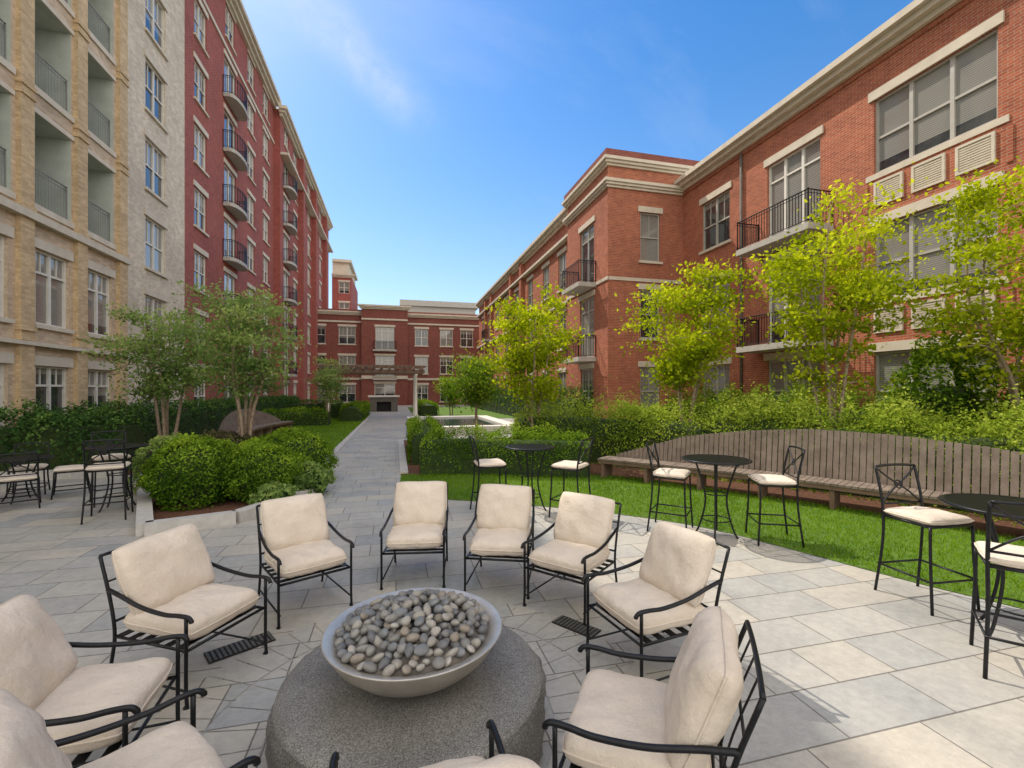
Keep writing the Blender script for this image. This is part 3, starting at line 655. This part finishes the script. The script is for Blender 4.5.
spots=[(-1.8,3.95,0),(-.95,4.55,-.12),(-.1,4.38,.1),(.52,3.98,0),(.93,3.08,.06),(.56,1.95,.10),(-2.1,3.0,0),(-1.98,2.06,0),(-1.36,1.56,0),(-.27,1.41,.05)]
for i,(x,d,da) in enumerate(spots):
    f=at(pit[0]-x,pit[1]-d); rz=math.atan2(f[1],f[0])+math.pi/2+da; p=at(x,d)
    r=copytree(L0,p,rz,label='black iron lounge armchair with beige cushions around the fire pit',category='chair',group='lounge chairs around the fire pit')
    j=random.Random(i); r.scale=(.92,.92,.92)
    obj('seat_cushion',seatm[i%4],r,(0,-.02,.450),(j.uniform(-.01,.03),0,j.uniform(-.04,.04)))
    obj('back_cushion',backm[(i*3)%4],r,(j.uniform(-.015,.015),.255,.715),(math.radians(68+j.uniform(-4,2)),j.uniform(-.05,.05),0))
for c in list(L0.children): bpy.data.objects.remove(c)
bpy.data.objects.remove(L0)
thin=cushion_mesh(.45,.43,.08,50)
def bar_chair(sh,name,label,group):
    root=thing(name,label,'chair',group=group); w=.215; bh=sh+.42
    for s in (-1,1):
        legs=MB(); legs.tube(spline([(s*w,-.20,sh-.01),(s*(w+.005),-.205,sh*.6),(s*(w+.02),-.23,0)],4),.012,7); obj('leg',legs.mesh('leg',['iron']),root)
    b=MB()
    for s in (-1,1): b.tube(spline([(s*(w+.02),.26,0),(s*w,.21,sh*.6),(s*w,.20,sh),(s*w,.225,sh+.2),(s*w,.275,bh)],5),.012,7)
    b.tube(spline([(-w,.275,bh),(-.1,.285,bh+.008),(0,.287,bh+.01),(.1,.285,bh+.008),(w,.275,bh)],4),.012,7)
    b.tube([(-w,.213,sh+.09),(w,.213,sh+.09)],.009,6)
    for s in (-1,1): b.tube(spline([(s*w,.213,sh+.09),(s*.10,.23,sh+.19),(0,.243,sh+.255),(-s*.10,.256,sh+.32),(-s*w,.272,bh-.01)],5),.008,6)
    b.tube([(.035*math.cos(t),.243+.012*math.sin(t),sh+.255+.035*math.sin(t)) for t in np.linspace(0,6.28,13)[:-1]],.007,6,0,True)
    obj('backrest',b.mesh('backrest',['iron']),root)
    s_=MB(); s_.tube([(-w,-.2,sh-.01),(w,-.2,sh-.01),(w,.2,sh-.01),(-w,.2,sh-.01)],.012,6,0,True)
    for i in range(5): s_.box((-w,-.16+i*.075,sh-.012),(w,-.13+i*.075,sh-.006))
    obj('seat_frame',s_.mesh('seat_frame',['iron']),root)
    s_=MB(); zf=.26 if sh>.6 else .14; k=w+.013
    s_.tube([(-k,-.222,zf),(k,-.222,zf),(k,.235,zf),(-k,.235,zf)],.010,6,0,True)
    obj('footrest',s_.mesh('footrest',['iron']),root); obj('seat_cushion',thin,root,(0,0,sh+.03)); return root
def face(x,d,tx,td): f=at(tx-x,td-d); return math.atan2(f[1],f[0])+math.pi/2
def table(R,z,loc,label):
    root=thing('bistro_table',label,'table',loc,random.uniform(0,1),'round iron tables')
    t=MB(); t.lathe([(R-.03,z-.02),(R,z-.02),(R+.006,z-.01),(R,z),(R-.03,z)],48); t.lathe([(R-.03,z),(R-.03,z-.02)],48)
    k=int((R-.03)*2/.038)
    for i in range(k):
        x=-(R-.03)+(i+.5)*(2*(R-.03))/k; y=math.sqrt(max(0,(R-.025)**2-x*x)); t.box((x-.0125,-y,z-.012),(x+.0125,y,z-.003))
    t.box((-R+.03,-.015,z-.03),(R-.03,.015,z-.0125)); t.box((-.015,-R+.03,z-.032),(.015,R-.03,z-.0127))
    obj('table_top',t.mesh('table_top',['iron']),root)
    for i in range(4):
        a=i*math.pi/2+.785; l=MB(); c,s=math.cos(a),math.sin(a)
        l.tube(spline([(c*.25,s*.25,z-.03),(c*.20,s*.20,z*.82),(c*.13,s*.13,z*.55),(c*.135,s*.135,z*.35),(c*.20,s*.20,z*.1),(c*.25,s*.25,.0)],5),.012,7); obj('leg',l.mesh('leg',['iron']),root)
    g=MB()
    for r_,zz in ((.13,z*.55),(.165,z*.22),(.24,z-.04)): g.tube([(r_*math.cos(q),r_*math.sin(q),zz) for q in np.linspace(0,6.283,25)[:-1]],.008,6,0,True)
    obj('brace_ring',g.mesh('brace',['iron']),root); return root
BC=bar_chair(.72,'bar_chair','tall black iron bar chair with cream seat pad','bar chairs at the iron tables')
DC=bar_chair(.45,'dining_chair','low black iron dining chair with cream seat pad','dining chairs near the hedge')
tl='round slatted black iron bar table on curved legs'
T1=(.28,7.05);T2=(2.59,5.78);T3=(3.8,3.42);T0=(-6.15,7.1)
for t_,r_ in ((T1,.38),(T2,.41),(T3,.43),(T0,.38)): table(r_,.98,at(*t_),tl)
for x,d,t_,da in ((-.34,6.9,T1,0),(.86,6.7,T1,0),(2.12,6.05,T2,0),(3.2,5.6,T2,.1),(3.64,4.0,T3,-.1),(3.38,2.98,T3,.1),(-5.85,6.6,T0,0),(-6.6,7.5,T0,0)):
    copytree(BC,at(x,d),face(x,d,*t_)+da)
td=(-8.2,7.6); table(.4,.72,at(*td),'round slatted black iron dining table near the hedge')
for x,d in ((-7.75,8.0),(-7.75,7.15),(-8.6,8.1)): copytree(DC,at(x,d),face(x,d,*td))
for r in (BC,DC):
    for c in list(r.children): bpy.data.objects.remove(c)
    bpy.data.objects.remove(r)
# ------------------------------------------------------------ benches
def bench(pts,hfun,label,seat_h=.42,sd=.5):
    P=spline([(a,b,0) for a,b in pts],24); cum=[0]
    for a,b in zip(P[:-1],P[1:]): cum.append(cum[-1]+(b-a).length)
    L=cum[-1]
    def ev(s):
        s=min(max(s,0),L-1e-6); 
        i=max(k for k in range(len(cum)-1) if cum[k]<=s); f=(s-cum[i])/(cum[i+1]-cum[i]); t=(P[i+1]-P[i]).normalized(); return P[i].lerp(P[i+1],f),t
    root=thing('slatted_bench',label,'bench'); st=MB(); bk=MB(); sp=MB(); k=int(L/.085)
    for i in range(k):
        s=(i+.5)*L/k; p,t=ev(s); n=Vector((-t.y,t.x,0)); 
        c=p+n*(sd/2); st.obox(c,t*.0385,n*(sd/2),seat_h-.035,seat_h+.002*math.sin(i*2.3))
        h=hfun(s/L)
        if h>seat_h+.04:
            a=p+n*(sd+.02+.003*math.sin(i*1.7)); lean=.16*(h-seat_h+.2); q=[]
            for z,o in ((seat_h-.2,0),(h,lean)):
                for (i1,j1) in ((-1,-1),(1,-1),(1,1),(-1,1)): w=a+n*o+t*.0375*i1+n*.014*j1; q.append((w.x,w.y,z))
            bk.add(q,[(3,2,1,0),(4,5,6,7),(0,1,5,4),(1,2,6,5),(2,3,7,6),(3,0,4,7)])
    m=int(L/1.1)+1
    for i in range(m+1):
        s=L*(i/m); s=min(max(s,.08),L-.08); p,t=ev(s); n=Vector((-t.y,t.x,0)); sp.obox(p+n*.28,t*.03,n*.2,0,seat_h-.09)
    F=[];
    for i in range(60): p,t=ev(L*i/59); F.append((p,Vector((-t.y,t.x,0))))
    for (p,n),(p2,n2) in zip(F[:-1],F[1:]):
        for o in (.03,.45):
            a=p+n*o;b=p2+n2*o;a2=p+n*(o+.04);b2=p2+n2*(o+.04); z0,z1=seat_h-.1,seat_h-.037
            sp.add([(a.x,a.y,z0),(b.x,b.y,z0),(b2.x,b2.y,z0),(a2.x,a2.y,z0),(a.x,a.y,z1),(b.x,b.y,z1),(b2.x,b2.y,z1),(a2.x,a2.y,z1)],[(3,2,1,0),(4,5,6,7),(0,1,5,4),(2,3,7,6)])
    obj('seat',st.mesh('seat',['wood']),root); obj('backrest',bk.mesh('backrest',['wood']),root); obj('support_frame',sp.mesh('support',['pwood']),root)
bp=[at(*p)[:2] for p in [(7.2,3.7),(6.75,4.6),(6.1,5.55),(5.3,6.5),(3.95,7.85),(1.79,9.55)]]
bp=bp[::-1]
xs=[0,.1,.2,.33,.45,.58,.7,.8,.9,1]; hs=[.40,.66,.93,1.10,1.19,1.17,1.08,.95,.75,.55]
bench(bp,lambda t:float(np.interp(t,xs,hs)),'long curved slatted wooden bench with arched back beside the lawn')
bench([(-4.7,15.6),(-5.0,18),(-5.0,20.5),(-4.6,23)],lambda t:.42+.70*math.sin(math.pi*min(1,max(0,t)))**.8,'curved slatted wooden bench with arched back by far lawn')
# ------------------------------------------------------------ planting
def W(x,d): return at(x,d)
shrub('boxwood_shrub','rounded bright green boxwood shrub in the mulched bed',W(-5.15,7.4),.68,.62,1.08,'lf_b',.048,14000,1,.17)
shrub('boxwood_shrub','rounded bright green boxwood shrub in the mulched bed',W(-4.2,7.75),.62,.58,.95,'lf_b',.048,13000,2,.17)
shrub('boxwood_shrub','rounded bright green boxwood shrub beside the path',W(-4.45,9.2),.80,.7,1.05,'lf_b',.05,12000,3,.17)
shrub('silvery_shrub','loose silvery green shrub behind the kerb',W(-6.3,8.6),.7,.6,.95,'lf_t',.06,5500,4,.2)
shrub('low_shrub','low loose silvery green shrub near the path edge',W(-3.6,8.0),.36,.4,.55,'lf_t',.08,2600,8,.3)
shrub('low_shrub','low loose silvery green shrub near the path edge',W(-3.75,7.2),.28,.3,.38,'lf_t',.07,1600,9,.3)
shrub('dark_shrub','dark purple green shrub behind the boxwoods',W(-6.2,10.0),.8,.6,.9,'lf_p',.06,6500,6,.18)
hedge('laurel_hedge','dark glossy evergreen hedge in front of the tan brick building',[(-9.0,12.3),(-7.3,12.4),(-5.9,12.4)],1.2,1.3,'lf_d',.09,480,2,.24,spray=.04)
hedge('laurel_hedge','dark evergreen hedge along the brick building base',[(-8.2,13.4),(-8.0,20),(-8.1,28),(-8.1,40)],1.4,1.4,'lf_d',.09,230,3,.2)
hedge('boxwood_hedge','clipped green hedge behind the small lawn',[(-6.6,25.2),(-4.6,25.6),(-3.4,25.6)],1.2,.9,'lf_b',.08,350,4)
hedge('boxwood_hedge','clipped green hedge along the far path',[(-2.6,28),(-2.6,33),(-2.6,38)],1.3,1.0,'lf_b',.08,220,5)
hedge('boxwood_hedge','clipped green hedge across the far courtyard',[(-7,32),(-5,32.2),(-3.4,32)],1.2,1.2,'lf_d',.09,250,5)
hedge('boxwood_hedge','clipped boxwood hedge behind the lawn strip',[(.55,10.45),(1.6,10.3),(2.9,9.75),(4.1,9.2)],1.0,.92,'lf_b',.05,980,6,.2,spray=.035)
hedge('boxwood_hedge','clipped boxwood hedge beside the paved path',[(.75,11.4),(.8,13.5),(.8,15.5)],.9,.95,'lf_b',.06,600,7,.14)
hedge('flowering_hedge','loose yellow green shrub row behind the wooden bench',[at(*p)[:2] for p in [(.3,13.2),(2.6,12.0),(4.6,10.4),(6.2,8.7),(7.5,7.1),(8.6,5.5),(9.2,4.2)]],1.6,1.38,'lf_h',.06,620,8,.26,spray=.09)
hedge('boxwood_hedge','clipped green hedge beside the far path',[(2.2,31.5),(2.2,36),(2.2,44)],1.4,1.0,'lf_b',.08,220,9)
hedge('laurel_hedge','dark evergreen hedge along the brick wing base',[(11.9,3),(11.9,10),(11.9,17.5)],1.3,1.6,'lf_b',.09,300,9,.28,spray=.05)
hedge('laurel_hedge','dark evergreen hedge along the far brick wing',[(8.3,19.5),(8.5,28),(8.5,40),(8.5,50)],1.2,1.8,'lf_d',.1,140,11,.25)
shrub('evergreen_shrub','large loose green shrub against the brick wall',W(9.2,9.6),1.05,.95,2.9,'lf_b',.10,9000,11,.38,core=.62)
shrub('evergreen_shrub','large loose green shrub against the brick wall',W(9.7,7.6),.9,.8,2.5,'lf_h',.10,7000,12,.38,core=.6)
for i,(x,d,hh) in enumerate(((3.3,11.6,1.5),(5.6,9.9,1.6),(7.0,8.2,1.5),(8.0,6.6,1.6))):
    shrub('loose_shrub','loose yellow green shrub behind the bench',W(x,d),.85,.85,hh,'lf_h',.07,5500,20+i,.36,core=.7)
tree('spring_tree','multi stemmed young tree with airy yellow green spring leaves',W(.62,12.6),4.7,1.3,1.35,'lf_y',7500,.11,4,62,11,.19,.045)
tree('spring_tree','multi stemmed young tree with airy yellow green spring leaves',W(4.25,11.2),5.0,1.4,1.5,'lf_y',8800,.105,4,72,12,.19,.045)
tree('spring_tree','multi stemmed young tree with airy yellow green spring leaves',W(6.75,9.6),5.9,1.4,1.58,'lf_y',10500,.10,5,84,13,.19,.05)
tree('spring_tree','multi stemmed young tree with airy yellow green spring leaves',W(9.0,8.1),6.4,1.5,1.55,'lf_y',10500,.10,4,80,14,.2,.05)
tree('crape_myrtle_tree','multi stemmed tree with fine grey green leaves behind boxwoods',W(-6.05,10.3),4.3,1.45,1.3,'lf_t',8500,.08,5,72,15,.18,.05)
tree('crape_myrtle_tree','multi stemmed tree with fine grey green leaves near the hedge',W(-8.8,11.6),4.2,1.45,1.4,'lf_t',8000,.085,4,70,16,.18,.05)
tree('small_tree','small round dark green tree beside the plaza',W(-1.35,17.6),3.35,1.05,1.25,'lf_b',7500,.10,1,80,17,.22,.07)
tree('small_tree','small airy grey green tree by the far path',W(-9.9,24.5),3.6,1.1,1.0,'lf_t',3500,.11,3,50,18,.2,.05)
tree('small_tree','small bright green tree near the pergola',W(-4.4,33),2.9,.7,.9,'lf_b',3000,.13,2,40,19,.22,.05)
# ------------------------------------------------------------ far features
Pg=thing('pergola','wooden pergola on white columns across the far path','pergola',(-1.3,30,0))
cm=MB(); cm.lathe([(.001,0),(.15,0),(.15,.25),(.10,.28),(.09,1.5),(.08,2.75),(.12,2.8),(.12,2.92),(.001,2.92)],16); cmm=cm.mesh('column',['coping'])
for x in (-2.75,2.55):
    for y in (0,2.4): obj('column',cmm,Pg,(x,y,0))
mb=MB(); 
for y in (0,2.4): mb.box((-3.3,y-.16,2.923),(3.1,y-.06,3.16)); mb.box((-3.3,y+.06,2.923),(3.1,y+.16,3.16))
for i in range(13): x=-3.2+i*.51; mb.box((x-.05,-.7,3.163),(x+.05,3.1,3.36))
for i in range(8): mb.box((-3.4,-.55+i*.48,3.363),(3.2,-.48+i*.48,3.42))
obj('rafters',mb.mesh('rafters',['pwood']),Pg)
Fp=thing('outdoor_fireplace','dark stone outdoor fireplace with pale mantel at path end','fireplace',(-1.0,40.5,0))
mb=MB(); mb.box((-1.15,0,0),(-.6,.9,1.25));mb.box((.6,0,0),(1.15,.9,1.25));mb.box((-.599,0,.85),(.599,.9,1.25));mb.box((-.599,.3,.0),(.599,.88,.849),1);mb.box((-1.3,-.12,1.252),(1.3,1,1.4),2); obj('surround',mb.mesh('surround',['dstone','dark','coping']),Fp)
Pl=thing('reflecting_pool','low rectangular pool with pale stone coping','pool',(.6,18.6,0))
mb=MB(); mb.box((0,0,0),(4.6,.6,.35));mb.box((0,7.4,0),(4.6,8,.35));mb.box((0,.601,0),(.6,7.399,.35));mb.box((4,.601,0),(4.6,7.399,.35)); obj('coping',mb.mesh('coping',['coping']),Pl)
mb=MB(); mb.box((.6,.6,0),(4,7.4,.27)); obj('water_surface',mb.mesh('water_surface',['water']),Pl)
# ------------------------------------------------------------ light
az=math.radians(34); el=math.radians(52)
sd=Vector((-math.sin(az)*math.cos(el),math.cos(az)*math.cos(el),math.sin(el)))
sl=bpy.data.lights.new('sun','SUN'); sl.energy=4.3; sl.angle=math.radians(.53); sl.color=(1,.91,.77)
so=obj('sun',sl); so.rotation_euler=(-sd).to_track_quat('-Z','Y').to_euler()
w=bpy.data.worlds.new('World'); scene.world=w; w.use_nodes=True; nt=w.node_tree; nt.nodes.clear(); lk=nt.links
sk=N(nt,'ShaderNodeTexSky',sky_type='NISHITA'); sk.sun_disc=False; sk.sun_elevation=el; sk.sun_rotation=-az; sk.air_density=1.0; sk.dust_density=.6; sk.ozone_density=2.5
bg=N(nt,'ShaderNodeBackground'); bg.inputs[1].default_value=.15; ow=N(nt,'ShaderNodeOutputWorld')
hs_=N(nt,'ShaderNodeHueSaturation'); hs_.inputs['Saturation'].default_value=1.38; hs_.inputs['Value'].default_value=1.35; lk.new(sk.outputs[0],hs_.inputs['Color'])
tc=N(nt,'ShaderNodeTexCoord'); G=tc.outputs['Generated']
def math_(op,a,b=None,c=None):
    m=N(nt,'ShaderNodeMath',operation=op)
    for i,v in enumerate((a,b,c)):
        if v is None: continue
        if hasattr(v,'is_output'): lk.new(v,m.inputs[i])
        else: m.inputs[i].default_value=v
    return m.outputs[0]
def dot_(v):
    d=N(nt,'ShaderNodeVectorMath',operation='DOT_PRODUCT'); lk.new(G,d.inputs[0]); d.inputs[1].default_value=v; return d.outputs['Value']
def mrange(v,a,b,c=0,d=1):
    m=N(nt,'ShaderNodeMapRange',interpolation_type='SMOOTHSTEP'); lk.new(v,m.inputs['Value'])
    for k,x in (('From Min',a),('From Max',b),('To Min',c),('To Max',d)): m.inputs[k].default_value=x
    return m.outputs[0]
hz=math_('POWER',math_('SUBTRACT',1.0,math_('MAXIMUM',dot_((0,0,1)),0.0)),4.0)
hz=math_('MULTIPLY',hz,.9)
mx=mixc(nt,hz,hs_.outputs[0],(5.5,6.2,6.8))
mp=N(nt,'ShaderNodeMapping'); mp.inputs['Rotation'].default_value=(.3,.5,.5); mp.inputs['Scale'].default_value=(1.2,5.5,3.0); lk.new(G,mp.inputs[0])
nz=noise(nt,mp.outputs[0],1.1,8,.62)
mx=mixc(nt,ramp(nt,nz,[(.52,(0,0,0)),(.88,(.20,.20,.20))]),mx,(6.0,6.3,6.8))
sp_=mrange(math_('ABSOLUTE',math_('ADD',dot_((-.584,.433,-.686)),math_('MULTIPLY',math_('SUBTRACT',noise(nt,G,5,5),.5),.05))),.065,.0)
st_=mrange(math_('ABSOLUTE',dot_((.807,.40,-.434))),.24,.05)
stk=math_('MULTIPLY',math_('MULTIPLY',sp_,st_),mrange(noise(nt,G,9,6,.7),.3,.75,.1,.45))
mx=mixc(nt,stk,mx,(6.3,6.5,6.8))
mm=math_('MULTIPLY',mrange(dot_((.247,.969,0)),.42,.0),ramp(nt,noise(nt,G,2.6,7,.6),[(.30,(.35,.35,.35)),(.55,(1,1,1))]))  # bright cloud bank added behind camera and overhead, out of view, as fill light
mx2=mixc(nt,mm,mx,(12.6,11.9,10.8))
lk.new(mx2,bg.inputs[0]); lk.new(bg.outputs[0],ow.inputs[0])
cd=bpy.data.cameras.new('camera'); cd.lens=16; cd.sensor_width=36; cd.shift_y=.006; cd.clip_end=2000; cd.clip_start=.05
co=obj('camera',cd,None,(0,0,H),(math.radians(90),0,math.radians(-14.3))); scene.camera=co
